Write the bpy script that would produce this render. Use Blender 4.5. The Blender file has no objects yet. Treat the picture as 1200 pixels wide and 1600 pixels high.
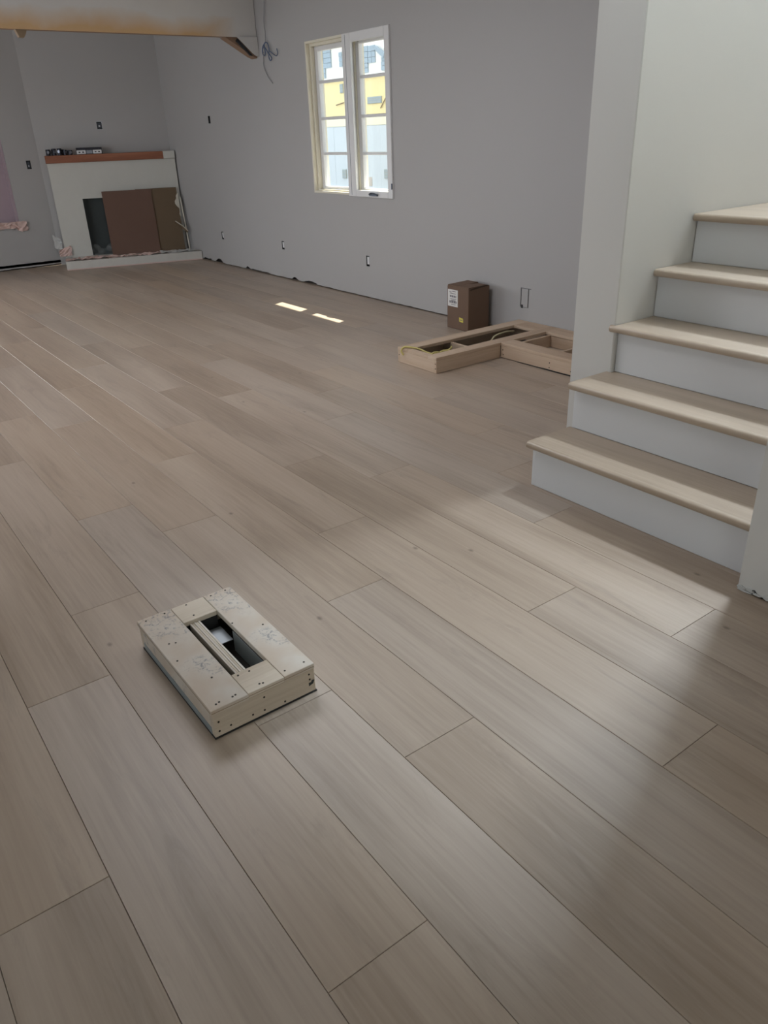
import bpy, bmesh, math, random
from mathutils import Vector, Matrix

random.seed(7)
SC = bpy.context.scene
COL = SC.collection

# ------------------------------------------------------------------ camera
H = 1.366
PITCH, ROLL, YAW = math.radians(26.49725903), math.radians(-2.15709553), math.radians(35.72397954)
F_PX = 1194.7975
cam_d = bpy.data.cameras.new('camera')
cam = bpy.data.objects.new('camera', cam_d)
COL.objects.link(cam)
fw = Vector((math.sin(YAW) * math.cos(PITCH), math.cos(YAW) * math.cos(PITCH), -math.sin(PITCH)))
rt0 = Vector((math.cos(YAW), -math.sin(YAW), 0))
up0 = rt0.cross(fw)
rt = math.cos(ROLL) * rt0 + math.sin(ROLL) * up0
up = -math.sin(ROLL) * rt0 + math.cos(ROLL) * up0
m = Matrix.Identity(4)
for i in range(3):
    m[i][0], m[i][1], m[i][2] = rt[i], up[i], -fw[i]
m[0][3], m[1][3], m[2][3] = 0, 0, H
cam.matrix_world = m
cam_d.sensor_fit = 'VERTICAL'
cam_d.sensor_height = 36.0
cam_d.sensor_width = 27.0
cam_d.lens = F_PX * 36.0 / 1600.0
cam_d.clip_start = 0.05
cam_d.clip_end = 200
SC.camera = cam

# ------------------------------------------------------------------ world, sun, windows' daylight, added fill, exposure
SC.view_settings.view_transform = 'Standard'
SC.view_settings.look = 'None'
SC.view_settings.gamma = 1.0
SC.view_settings.use_curve_mapping = False
SC.view_settings.exposure = 0.0

world = bpy.data.worlds.new('sky')
SC.world = world
world.use_nodes = True
wn = world.node_tree
bg = wn.nodes['Background']
bg.inputs['Color'].default_value = (0.80, 0.90, 1.0, 1)
bg.inputs['Strength'].default_value = 2.25

def lamp(name, kind, loc, energy, color, direction=None, **kw):
    d = bpy.data.lights.new(name, kind)
    d.energy = energy
    d.color = color
    for k, v in kw.items():
        setattr(d, k, v)
    o = bpy.data.objects.new(name, d)
    COL.objects.link(o)
    o.location = loc
    if direction is not None:
        o.rotation_euler = Vector(direction).to_track_quat('-Z', 'Y').to_euler()
    return o

SUN_DIR = Vector((-0.77, -0.30, -1.02))
lamp('sun', 'SUN', (8, 4, 10), 16.0, (1.0, 0.93, 0.80), SUN_DIR, angle=math.radians(0.53))
# lamps in openings of the shell; side, overhead and rear ones are added fill
lamp('stair_window_daylight', 'AREA', (6.12, 1.97, 5.98), 385, (0.76, 0.88, 1.0), (-1.0, 0.0, -1.3),
     shape='RECTANGLE', size=1.06, size_y=0.42)
lamp('patio_door_daylight', 'AREA', (-0.40, 10.36, 1.20), 36, (1.0, 0.94, 0.92), (0.2, -1, -0.6),
     shape='RECTANGLE', size=1.2, size_y=1.9, spread=math.radians(120))
lamp('side_fill', 'AREA', (-1.13, 7.2, 1.35), 17, (0.98, 0.96, 1.0), (1, 0.25, -0.15),
     shape='RECTANGLE', size=2.9, size_y=1.5, spread=math.radians(150))  # unseen source, placed to lift the back wall
lamp('overhead_fill', 'AREA', (1.40, 4.05, 2.70), 38, (0.94, 0.945, 1.0), (0, 0, -1),
     shape='RECTANGLE', size=1.5, size_y=1.5)  # invented overhead source to brighten the mid floor
lamp('hall_window_daylight', 'AREA', (-3.10, 1.7, 0.85), 8.5, (0.86, 0.92, 1.0), (1, 0, 0),
     shape='RECTANGLE', size=1.5, size_y=1.1)
lamp('warm_rear_fill', 'AREA', (-0.2, -1.52, 1.05), 5.0, (1.0, 0.78, 0.42), (0, 1, 0),
     shape='RECTANGLE', size=1.6, size_y=1.4)  # warm fill added behind the camera for front faces and near floor

# ------------------------------------------------------------------ helpers
def lin(r, g, b):
    def c(v):
        v /= 255.0
        return v / 12.92 if v <= 0.04045 else ((v + 0.055) / 1.055) ** 2.4
    return (c(r), c(g), c(b), 1.0)

class MB:
    def __init__(self):
        self.v, self.f = [], []
    def quad(self, a, b, c, d):
        n = len(self.v)
        self.v += [a, b, c, d]
        self.f.append((n, n + 1, n + 2, n + 3))
    def box(self, x0, x1, y0, y1, z0, z1):
        n = len(self.v)
        self.v += [(x0, y0, z0), (x1, y0, z0), (x1, y1, z0), (x0, y1, z0),
                   (x0, y0, z1), (x1, y0, z1), (x1, y1, z1), (x0, y1, z1)]
        for q in ((0, 3, 2, 1), (4, 5, 6, 7), (0, 1, 5, 4), (1, 2, 6, 5), (2, 3, 7, 6), (3, 0, 4, 7)):
            self.f.append(tuple(n + i for i in q))
        return self
    def prism(self, pts, axis, a, b):
        """extrude a 2-D polygon along axis (0,1,2) from a to b"""
        def mk(p, t):
            if axis == 0: return (t, p[0], p[1])
            if axis == 1: return (p[0], t, p[1])
            return (p[0], p[1], t)
        n, k = len(self.v), len(pts)
        self.v += [mk(p, a) for p in pts] + [mk(p, b) for p in pts]
        self.f.append(tuple(n + i for i in range(k)))
        self.f.append(tuple(n + k + i for i in reversed(range(k))))
        for i in range(k):
            j = (i + 1) % k
            self.f.append((n + i, n + k + i, n + k + j, n + j))
        return self
    def tube(self, path, r, seg=8):
        path = [Vector(p) for p in path]
        n0 = len(self.v)
        prev = None
        for i, p in enumerate(path):
            t = (path[min(i + 1, len(path) - 1)] - path[max(i - 1, 0)]).normalized()
            if prev is None:
                a = t.orthogonal().normalized()
            else:
                a = (prev - t * prev.dot(t)).normalized()
            prev = a
            b = t.cross(a)
            for s in range(seg):
                an = 2 * math.pi * s / seg
                self.v.append(tuple(p + r * (math.cos(an) * a + math.sin(an) * b)))
        for i in range(len(path) - 1):
            for s in range(seg):
                s2 = (s + 1) % seg
                self.f.append((n0 + i * seg + s, n0 + i * seg + s2, n0 + (i + 1) * seg + s2, n0 + (i + 1) * seg + s))
        self.f.append(tuple(n0 + s for s in reversed(range(seg))))
        e = n0 + (len(path) - 1) * seg
        self.f.append(tuple(e + s for s in range(seg)))
        return self
    def cyl(self, c, r, axis, a, b, seg=12):
        pts = []
        for s in range(seg):
            an = 2 * math.pi * s / seg
            pts.append((c[0] + r * math.cos(an), c[1] + r * math.sin(an)))
        return self.prism(pts, axis, a, b)
    def mesh(self, name, mat, bevel=0.0, smooth=False, seg=1):
        me = bpy.data.meshes.new(name)
        me.from_pydata(self.v, [], self.f)
        bm = bmesh.new()
        bm.from_mesh(me)
        bmesh.ops.recalc_face_normals(bm, faces=bm.faces)
        if bevel:
            bmesh.ops.bevel(bm, geom=[e for e in bm.edges if e.is_manifold and e.calc_face_angle(0) > 0.5],
                            offset=bevel, segments=seg, affect='EDGES', profile=0.5)
        bm.to_mesh(me)
        bm.free()
        if smooth:
            for p in me.polygons:
                p.use_smooth = True
        me.materials.append(mat)
        return me
    def build(self, name, mat, parent=None, bevel=0.0, smooth=False, seg=1, loc=None):
        me = self.mesh(name, mat, bevel, smooth, seg)
        o = bpy.data.objects.new(name, me)
        COL.objects.link(o)
        if parent is not None:
            o.parent = parent
        if loc is not None:
            o.location = loc
        return o

def link(name, me, parent=None, loc=(0, 0, 0), rot=(0, 0, 0)):
    o = bpy.data.objects.new(name, me)
    COL.objects.link(o)
    if parent is not None:
        o.parent = parent
    o.location = loc
    o.rotation_euler = rot
    return o

def tag(o, label, cat, group=None):
    o['label'] = label
    o['category'] = cat
    if group:
        o['group'] = group
    return o

def thing(name, label, cat, loc=(0, 0, 0), rz=0.0, group=None):
    o = bpy.data.objects.new(name, None)
    o.empty_display_size = 0.05
    COL.objects.link(o)
    o.location = loc
    o.rotation_euler = (0, 0, rz)
    return tag(o, label, cat, group)

def struct(o):
    o['kind'] = 'structure'
    return o

# ------------------------------------------------------------------ materials
def new_mat(name):
    mt = bpy.data.materials.new(name)
    mt.use_nodes = True
    nt = mt.node_tree
    b = nt.nodes['Principled BSDF']
    return mt, nt, b

def N(nt, typ, **kw):
    n = nt.nodes.new(typ)
    for k, v in kw.items():
        setattr(n, k, v)
    return n

def plain(name, col, rough=0.6, metal=0.0, noise=0.06, nscale=30.0, bump=0.0, bscale=200.0, spec=0.5):
    mt, nt, b = new_mat(name)
    tc = N(nt, 'ShaderNodeTexCoord')
    nz = N(nt, 'ShaderNodeTexNoise')
    nz.inputs['Scale'].default_value = nscale
    nz.inputs['Detail'].default_value = 4
    nt.links.new(tc.outputs['Object'], nz.inputs['Vector'])
    mp = N(nt, 'ShaderNodeMapRange')
    mp.inputs['To Min'].default_value = 1 - noise
    mp.inputs['To Max'].default_value = 1 + noise
    nt.links.new(nz.outputs['Fac'], mp.inputs['Value'])
    mx = N(nt, 'ShaderNodeMix', data_type='RGBA', blend_type='MULTIPLY')
    mx.inputs[0].default_value = 1.0
    mx.inputs[6].default_value = col
    nt.links.new(mp.outputs['Result'], mx.inputs[7])
    nt.links.new(mx.outputs[2], b.inputs['Base Color'])
    b.inputs['Roughness'].default_value = rough
    b.inputs['Metallic'].default_value = metal
    b.inputs['Specular IOR Level'].default_value = spec
    if bump:
        n2 = N(nt, 'ShaderNodeTexNoise')
        n2.inputs['Scale'].default_value = bscale
        n2.inputs['Detail'].default_value = 3
        nt.links.new(tc.outputs['Object'], n2.inputs['Vector'])
        bp = N(nt, 'ShaderNodeBump')
        bp.inputs['Strength'].default_value = bump
        bp.inputs['Distance'].default_value = 0.002
        nt.links.new(n2.outputs['Fac'], bp.inputs['Height'])
        nt.links.new(bp.outputs['Normal'], b.inputs['Normal'])
    return mt

def wood(name, cols, axis='Y', rough=0.42, stretch=14.0, scale=6.0, plankvar=0.0, bump=0.12, knots=False, fine=0.5, spec=0.5):
    """grain running along one local axis; cols = (dark, mid, light)"""
    mt, nt, b = new_mat(name)
    L = nt.links.new
    tc = N(nt, 'ShaderNodeTexCoord')
    oi = N(nt, 'ShaderNodeObjectInfo')
    off = N(nt, 'ShaderNodeVectorMath', operation='SCALE')
    cmb = N(nt, 'ShaderNodeCombineXYZ')
    for k in range(3):
        mm = N(nt, 'ShaderNodeMath', operation='MULTIPLY')
        mm.inputs[1].default_value = (37.0, 91.0, 53.0)[k]
        L(oi.outputs['Random'], mm.inputs[0])
        L(mm.outputs[0], cmb.inputs[k])
    add = N(nt, 'ShaderNodeVectorMath', operation='ADD')
    L(tc.outputs['Object'], add.inputs[0])
    L(cmb.outputs[0], add.inputs[1])
    sc = N(nt, 'ShaderNodeVectorMath', operation='MULTIPLY')
    s = [1.0, 1.0, 1.0]
    s['XYZ'.index(axis)] = 1.0 / stretch
    sc.inputs[1].default_value = s
    L(add.outputs[0], sc.inputs[0])
    # broad tone
    n1 = N(nt, 'ShaderNodeTexNoise')
    n1.inputs['Scale'].default_value = scale
    n1.inputs['Detail'].default_value = 5
    n1.inputs['Roughness'].default_value = 0.55
    n1.inputs['Distortion'].default_value = 0.4
    L(sc.outputs[0], n1.inputs['Vector'])
    # fine fibres
    n2 = N(nt, 'ShaderNodeTexNoise')
    n2.inputs['Scale'].default_value = scale * 16
    n2.inputs['Detail'].default_value = 4
    n2.inputs['Roughness'].default_value = 0.65
    sc2 = N(nt, 'ShaderNodeVectorMath', operation='MULTIPLY')
    s2 = [1.0, 1.0, 1.0]
    s2['XYZ'.index(axis)] = 0.35
    sc2.inputs[1].default_value = s2
    L(sc.outputs[0], sc2.inputs[0])
    L(sc2.outputs[0], n2.inputs['Vector'])
    mixf = N(nt, 'ShaderNodeMath', operation='MULTIPLY_ADD')
    mixf.inputs[1].default_value = fine
    sub = N(nt, 'ShaderNodeMath', operation='SUBTRACT')
    sub.inputs[1].default_value = 0.5
    L(n2.outputs['Fac'], sub.inputs[0])
    L(sub.outputs[0], mixf.inputs[0])
    L(n1.outputs['Fac'], mixf.inputs[2])
    cr = N(nt, 'ShaderNodeValToRGB')
    e = cr.color_ramp.elements
    e[0].position, e[0].color = 0.28, cols[0]
    e[1].position, e[1].color = 0.72, cols[2]
    mid = e.new(0.5)
    mid.color = cols[1]
    L(mixf.outputs[0], cr.inputs['Fac'])
    last = cr.outputs['Color']
    if plankvar:
        hs = N(nt, 'ShaderNodeHueSaturation')
        mr = N(nt, 'ShaderNodeMapRange')
        mr.inputs['To Min'].default_value = 1 - plankvar
        mr.inputs['To Max'].default_value = 1 + plankvar
        L(oi.outputs['Random'], mr.inputs['Value'])
        L(mr.outputs['Result'], hs.inputs['Value'])
        m2 = N(nt, 'ShaderNodeMath', operation='MULTIPLY')
        m2.inputs[1].default_value = 7.31
        L(oi.outputs['Random'], m2.inputs[0])
        fr = N(nt, 'ShaderNodeMath', operation='FRACT')
        L(m2.outputs[0], fr.inputs[0])
        mr2 = N(nt, 'ShaderNodeMapRange')
        mr2.inputs['To Min'].default_value = 0.88
        mr2.inputs['To Max'].default_value = 1.10
        L(fr.outputs[0], mr2.inputs['Value'])
        L(mr2.outputs['Result'], hs.inputs['Saturation'])
        L(last, hs.inputs['Color'])
        last = hs.outputs['Color']
    if knots:
        # sparse small dark knots and grey mineral streaks
        vo = N(nt, 'ShaderNodeTexVoronoi', feature='F1', voronoi_dimensions='2D')
        vo.inputs['Scale'].default_value = 1.35
        vsc = N(nt, 'ShaderNodeVectorMath', operation='MULTIPLY')
        s3 = [1.0, 1.0, 0.0]
        s3['XYZ'.index(axis)] = 0.62
        vsc.inputs[1].default_value = s3
        L(add.outputs[0], vsc.inputs[0])
        L(vsc.outputs[0], vo.inputs['Vector'])
        kr = N(nt, 'ShaderNodeMapRange')
        kr.inputs['From Min'].default_value = 0.0035
        kr.inputs['From Max'].default_value = 0.013
        kr.inputs['To Min'].default_value = 0.42
        kr.inputs['To Max'].default_value = 1.0
        L(vo.outputs['Distance'], kr.inputs['Value'])
        mk = N(nt, 'ShaderNodeMix', data_type='RGBA', blend_type='MULTIPLY')
        mk.inputs[0].default_value = 0.8
        L(last, mk.inputs[6])
        L(kr.outputs['Result'], mk.inputs[7])
        last = mk.outputs[2]
        st = N(nt, 'ShaderNodeTexNoise')
        st.inputs['Scale'].default_value = 9.0
        st.inputs['Detail'].default_value = 6
        st.inputs['Roughness'].default_value = 0.7
        st.inputs['Distortion'].default_value = 1.2
        ssc = N(nt, 'ShaderNodeVectorMath', operation='MULTIPLY')
        s4 = [1.0, 1.0, 1.0]
        s4['XYZ'.index(axis)] = 0.16
        ssc.inputs[1].default_value = s4
        L(add.outputs[0], ssc.inputs[0])
        L(ssc.outputs[0], st.inputs['Vector'])
        sr = N(nt, 'ShaderNodeMapRange')
        sr.inputs['From Min'].default_value = 0.55
        sr.inputs['From Max'].default_value = 0.74
        sr.inputs['To Min'].default_value = 0.0
        sr.inputs['To Max'].default_value = 0.34
        L(st.outputs['Fac'], sr.inputs['Value'])
        ms = N(nt, 'ShaderNodeMix', data_type='RGBA', blend_type='MIX')
        ms.inputs[7].default_value = lin(116, 102, 92)
        L(sr.outputs['Result'], ms.inputs[0])
        L(last, ms.inputs[6])
        last = ms.outputs[2]
    L(last, b.inputs['Base Color'])
    rr = N(nt, 'ShaderNodeMapRange')
    rr.inputs['To Min'].default_value = rough - 0.05
    rr.inputs['To Max'].default_value = rough + 0.08
    L(n1.outputs['Fac'], rr.inputs['Value'])
    L(rr.outputs['Result'], b.inputs['Roughness'])
    b.inputs['Specular IOR Level'].default_value = spec
    bp = N(nt, 'ShaderNodeBump')
    bp.inputs['Strength'].default_value = bump
    bp.inputs['Distance'].default_value = 0.001
    L(n2.outputs['Fac'], bp.inputs['Height'])
    L(bp.outputs['Normal'], b.inputs['Normal'])
    return mt

def glass(name, tint=(0.96, 0.98, 0.98, 1)):
    mt, nt, b = new_mat(name)
    out = nt.nodes['Material Output']
    tr = N(nt, 'ShaderNodeBsdfTransparent')
    tr.inputs['Color'].default_value = tint
    gl = N(nt, 'ShaderNodeBsdfGlossy')
    gl.inputs['Roughness'].default_value = 0.02
    lw = N(nt, 'ShaderNodeLayerWeight')
    lw.inputs['Blend'].default_value = 0.5
    pw = N(nt, 'ShaderNodeMath', operation='POWER')
    pw.inputs[1].default_value = 5.0
    nt.links.new(lw.outputs['Facing'], pw.inputs[0])
    fr = N(nt, 'ShaderNodeMath', operation='MULTIPLY_ADD')
    fr.inputs[1].default_value = 0.9
    fr.inputs[2].default_value = 0.04
    nt.links.new(pw.outputs[0], fr.inputs[0])
    mx = N(nt, 'ShaderNodeMixShader')
    nt.links.new(fr.outputs[0], mx.inputs[0])
    nt.links.new(tr.outputs[0], mx.inputs[1])
    nt.links.new(gl.outputs[0], mx.inputs[2])
    nt.links.new(mx.outputs[0], out.inputs['Surface'])
    nt.nodes.remove(b)
    return mt

def film(name, col, clear=0.5, rough=0.3):
    mt, nt, b = new_mat(name)
    out = nt.nodes['Material Output']
    tr = N(nt, 'ShaderNodeBsdfTransparent')
    mx = N(nt, 'ShaderNodeMixShader')
    tc = N(nt, 'ShaderNodeTexCoord')
    nz = N(nt, 'ShaderNodeTexNoise')
    nz.inputs['Scale'].default_value = 14
    nz.inputs['Detail'].default_value = 6
    nt.links.new(tc.outputs['Object'], nz.inputs['Vector'])
    mr = N(nt, 'ShaderNodeMapRange')
    mr.inputs['From Min'].default_value = 0.35
    mr.inputs['From Max'].default_value = 0.7
    mr.inputs['To Min'].default_value = max(0.0, 1 - clear - 0.3)
    mr.inputs['To Max'].default_value = min(1.0, 1 - clear + 0.3)
    nt.links.new(nz.outputs['Fac'], mr.inputs['Value'])
    nt.links.new(mr.outputs['Result'], mx.inputs[0])
    b.inputs['Base Color'].default_value = col
    b.inputs['Roughness'].default_value = rough
    nt.links.new(tr.outputs[0], mx.inputs[1])
    nt.links.new(b.outputs[0], mx.inputs[2])
    nt.links.new(mx.outputs[0], out.inputs['Surface'])
    return mt

M = {}
M['wall'] = plain('wall_paint', lin(177, 175, 174), 0.62, noise=0.012, nscale=2.5, bump=0.10, bscale=260)
M['wall_lit'] = plain('wall_paint_lightened', lin(208, 206, 201), 0.6, noise=0.01, nscale=2.5, bump=0.08, bscale=260)  # same paint as the room walls, lightened for the stair light
M['ceiling'] = plain('ceiling_paint', lin(220, 219, 217), 0.8, noise=0.01)
M['trim'] = plain('riser_paint', lin(218, 219, 220), 0.42, noise=0.012, nscale=4)
M['floor'] = wood('oak_plank', (lin(153, 136, 119), lin(173, 156, 139), lin(185, 169, 152)), 'Y', 0.37, 11, 5.0,
                  plankvar=0.028, bump=0.12, knots=True, fine=0.42)
M['tread'] = wood('oak_tread', (lin(158, 141, 122), lin(178, 161, 142), lin(190, 174, 156)), 'Y', 0.34, 11, 5, bump=0.08, fine=0.35)
M['subfloor'] = plain('subfloor', lin(70, 62, 54), 0.9)
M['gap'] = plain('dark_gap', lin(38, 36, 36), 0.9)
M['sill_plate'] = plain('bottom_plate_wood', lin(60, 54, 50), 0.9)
M['ply'] = wood('birch_ply_face', (lin(192, 180, 166), lin(212, 203, 191), lin(224, 217, 208)), 'Y', 0.55, 10, 5, bump=0.08, fine=0.3)
M['ply_x'] = wood('ply_edge_grain', (lin(184, 168, 146), lin(206, 192, 172), lin(218, 207, 190)), 'X', 0.55, 10, 6, bump=0.08, fine=0.35)
M['pine'] = wood('pine_x', (lin(176, 150, 126), lin(200, 176, 152), lin(212, 192, 170)), 'X', 0.6, 12, 7, bump=0.08, fine=0.35)
M['pine_y'] = wood('pine_y', (lin(176, 150, 126), lin(200, 176, 152), lin(212, 192, 170)), 'Y', 0.6, 12, 7, bump=0.08, fine=0.35)
M['edge_line'] = plain('ply_glue_line', lin(150, 132, 108), 0.8)
M['screw'] = plain('screw_dark', lin(52, 46, 42), 0.5, 0.6)
M['galv'] = plain('galvanised_sheet', lin(150, 156, 160), 0.42, 0.75, noise=0.14, nscale=8)
M['duct'] = plain('duct_grey', lin(150, 158, 160), 0.5, 0.4, noise=0.10, nscale=6)
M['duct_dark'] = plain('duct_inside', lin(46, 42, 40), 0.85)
M['card'] = plain('carton_brown', lin(112, 89, 73), 0.8, noise=0.05, nscale=12)
M['card_dark'] = plain('carton_fold', lin(74, 58, 46), 0.85)
M['board'] = plain('cardboard_sheet', lin(112, 86, 74), 0.85, noise=0.05, nscale=6)
M['board2'] = plain('cardboard_olive', lin(110, 92, 72), 0.85, noise=0.06, nscale=8)
M['label'] = plain('label_paper', lin(222, 220, 216), 0.6, noise=0.02)
M['ink'] = plain('label_ink', lin(98, 94, 104), 0.7)
M['yellow'] = plain('yellow_sticker', lin(214, 200, 84), 0.6, noise=0.05)
M['cable'] = plain('yellow_cable', lin(206, 192, 120), 0.5, noise=0.04)
M['cable_white'] = plain('cream_cable', lin(196, 186, 150), 0.5, noise=0.04)
M['blue_wire'] = plain('blue_wire', lin(88, 104, 132), 0.5)
M['grey_wire'] = plain('grey_wire', lin(138, 138, 140), 0.5)
M['window'] = plain('window_vinyl', lin(226, 226, 226), 0.4, noise=0.01)
M['window_wood'] = plain('window_cream', lin(230, 224, 206), 0.45, noise=0.01)
M['metal'] = plain('crank_metal', lin(80, 88, 100), 0.35, 0.7)
M['glass'] = glass('window_glass')
M['dark'] = plain('box_dark', lin(44, 46, 48), 0.6)
M['bluebox'] = plain('box_blue_grey', lin(70, 76, 84), 0.55)
M['steel'] = plain('steel_fitting', lin(120, 122, 130), 0.3, 0.9, noise=0.2)
M['darksteel'] = plain('dark_fitting', lin(44, 44, 52), 0.35, 0.6, noise=0.2)
M['white_plastic'] = plain('white_plastic', lin(226, 226, 228), 0.4)
M['brick_white'] = plain('painted_fireplace', lin(204, 203, 196), 0.7, noise=0.035, nscale=9, bump=0.5, bscale=26)
M['hearth'] = plain('hearth_paint', lin(206, 203, 196), 0.65, noise=0.06, nscale=16, bump=0.15, bscale=60)
M['mantel_raw'] = wood('mantel_wood', (lin(128, 78, 56), lin(150, 94, 68), lin(166, 108, 80)), 'X', 0.6, 10, 9, bump=0.1)
M['firebox_dark'] = plain('firebox_dark_grey', lin(62, 68, 68), 0.7, noise=0.12, nscale=5)  # one dark grey for the whole firebox interior
M['poly'] = film('poly_sheet', lin(150, 156, 156), 0.95, 0.25)
M['pink'] = plain('pink_masking_paper', lin(214, 186, 178), 0.75, noise=0.06, nscale=14)
M['pinkfilm'] = plain('pink_masking_film', lin(170, 152, 161), 0.45, noise=0.05, nscale=6)
M['white_stick'] = plain('painted_stick', lin(206, 200, 186), 0.6)
M['cream'] = plain('cream_band', lin(236, 230, 204), 0.8, noise=0.03, nscale=2)
M['yellow_sheath'] = plain('yellow_sheathing', lin(240, 222, 168), 0.8, noise=0.03, nscale=2)
M['wrap'] = plain('house_wrap', lin(206, 213, 217), 0.7, noise=0.03, nscale=1.5)
M['stucco'] = plain('white_stucco', lin(240, 238, 232), 0.85, noise=0.02)
M['stone'] = plain('grey_shingle', lin(160, 174, 184), 0.85, noise=0.12, nscale=14)
M['vent'] = plain('grey_vent', lin(166, 172, 168), 0.6, noise=0.10, nscale=40)
M['ext_box'] = plain('beige_patch', lin(200, 190, 180), 0.7, noise=0.08, nscale=20)
M['stickwood'] = plain('brown_stick', lin(140, 120, 96), 0.7)
M['ground'] = plain('outside_ground', lin(160, 152, 140), 0.9, noise=0.1, nscale=3)
M['eave'] = plain('eave_boards', lin(200, 190, 172), 0.8)
M['compound'] = plain('joint_compound', lin(196, 196, 194), 0.8, noise=0.04, nscale=60)

# masked ceiling beam: kraft paper below, white overspray above
mt, nt, b = new_mat('masked_kraft_paper')
tc = N(nt, 'ShaderNodeTexCoord')
sp = N(nt, 'ShaderNodeSeparateXYZ')
nt.links.new(tc.outputs['Object'], sp.inputs[0])
nz = N(nt, 'ShaderNodeTexNoise')
nz.inputs['Scale'].default_value = 2.6
nz.inputs['Detail'].default_value = 4
nt.links.new(tc.outputs['Object'], nz.inputs['Vector'])
ma = N(nt, 'ShaderNodeMath', operation='MULTIPLY_ADD')
ma.inputs[1].default_value = 0.22
nt.links.new(nz.outputs['Fac'], ma.inputs[0])
nt.links.new(sp.outputs['Z'], ma.inputs[2])
mr = N(nt, 'ShaderNodeMapRange')
mr.inputs['From Min'].default_value = 0.13
mr.inputs['From Max'].default_value = 0.27
nt.links.new(ma.outputs[0], mr.inputs['Value'])
mrx = N(nt, 'ShaderNodeMapRange')                     # the overspray reaches the lower edge near the side wall
mrx.inputs['From Min'].default_value = 3.55
mrx.inputs['From Max'].default_value = 3.92
nt.links.new(sp.outputs['X'], mrx.inputs['Value'])
mxm = N(nt, 'ShaderNodeMath', operation='MAXIMUM')
nt.links.new(mr.outputs['Result'], mxm.inputs[0])
nt.links.new(mrx.outputs['Result'], mxm.inputs[1])
mx = N(nt, 'ShaderNodeMix', data_type='RGBA')
mx.inputs[6].default_value = lin(206, 172, 130)
mx.inputs[7].default_value = lin(214, 212, 210)
nt.links.new(mxm.outputs[0], mx.inputs[0])
nt.links.new(mx.outputs[2], b.inputs['Base Color'])
b.inputs['Roughness'].default_value = 0.8
M['kraft'] = mt
M['kraft_plain'] = plain('kraft_paper', lin(150, 122, 100), 0.8, noise=0.05)
M['kraft_white'] = plain('oversprayed_paper', lin(214, 212, 210), 0.8, noise=0.03)

# worn, smudged top boards of the vent box
mt, nt, b = new_mat('smudged_ply')
tc = N(nt, 'ShaderNodeTexCoord')
nz = N(nt, 'ShaderNodeTexNoise')
nz.inputs['Scale'].default_value = 48
nz.inputs['Detail'].default_value = 8
nz.inputs['Roughness'].default_value = 0.75
nz.inputs['Distortion'].default_value = 0.7
nt.links.new(tc.outputs['Object'], nz.inputs['Vector'])
n3 = N(nt, 'ShaderNodeTexNoise')
n3.inputs['Scale'].default_value = 5.0
n3.inputs['Detail'].default_value = 2
nt.links.new(tc.outputs['Object'], n3.inputs['Vector'])
r1 = N(nt, 'ShaderNodeMapRange')
r1.inputs['From Min'].default_value = 0.52
r1.inputs['From Max'].default_value = 0.63
nt.links.new(nz.outputs['Fac'], r1.inputs['Value'])
r2 = N(nt, 'ShaderNodeMapRange')
r2.inputs['From Min'].default_value = 0.50
r2.inputs['From Max'].default_value = 0.62
spy = N(nt, 'ShaderNodeSeparateXYZ')
nt.links.new(tc.outputs['Object'], spy.inputs[0])
gy = N(nt, 'ShaderNodeMath', operation='MULTIPLY_ADD')
gy.inputs[1].default_value = 0.8
nt.links.new(spy.outputs['Y'], gy.inputs[0])
nt.links.new(n3.outputs['Fac'], gy.inputs[2])
nt.links.new(gy.outputs[0], r2.inputs['Value'])
mu = N(nt, 'ShaderNodeMath', operation='MULTIPLY')
nt.links.new(r1.outputs['Result'], mu.inputs[0])
nt.links.new(r2.outputs['Result'], mu.inputs[1])
mu2 = N(nt, 'ShaderNodeMath', operation='MULTIPLY')
mu2.inputs[1].default_value = 0.95
nt.links.new(mu.outputs[0], mu2.inputs[0])
n4 = N(nt, 'ShaderNodeTexNoise')
n4.inputs['Scale'].default_value = 9
n4.inputs['Detail'].default_value = 3
nt.links.new(tc.outputs['Object'], n4.inputs['Vector'])
cr = N(nt, 'ShaderNodeValToRGB')
cr.color_ramp.elements[0].position, cr.color_ramp.elements[0].color = 0.35, lin(200, 184, 165)
cr.color_ramp.elements[1].position, cr.color_ramp.elements[1].color = 0.62, lin(208, 199, 186)
nt.links.new(n4.outputs['Fac'], cr.inputs['Fac'])
mx = N(nt, 'ShaderNodeMix', data_type='RGBA')
mx.inputs[7].default_value = lin(120, 120, 124)
nt.links.new(mu2.outputs[0], mx.inputs[0])
nt.links.new(cr.outputs['Color'], mx.inputs[6])
nt.links.new(mx.outputs[2], b.inputs['Base Color'])
b.inputs['Roughness'].default_value = 0.55
M['smudge'] = mt

# ------------------------------------------------------------------ setting: floor of separate planks
floor = struct(MB().box(-3.3, 4.26, -1.75, 10.62, -0.10, -0.014).build('floor', M['subfloor']))
X0, PW, PL = 1.9814, 0.22856, 1.5258
ROWS = {-2: 3.731, -1: 3.30, 0: 2.536, 1: 2.894, 2: 2.241, 3: 1.819, 4: 1.119, 5: 2.968, 6: 2.281, 7: 1.90, 8: 1.238,
        9: 2.02, 10: 1.55, 11: 0.8, -3: 2.62, -4: 3.2, -5: 2.2, -6: 2.9, -7: 3.42, -8: 2.47, -9: 3.1, -10: 2.75}
YB, YE = -1.70, 10.56
GAPH = 0.0005
CH = 0.0010

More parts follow.
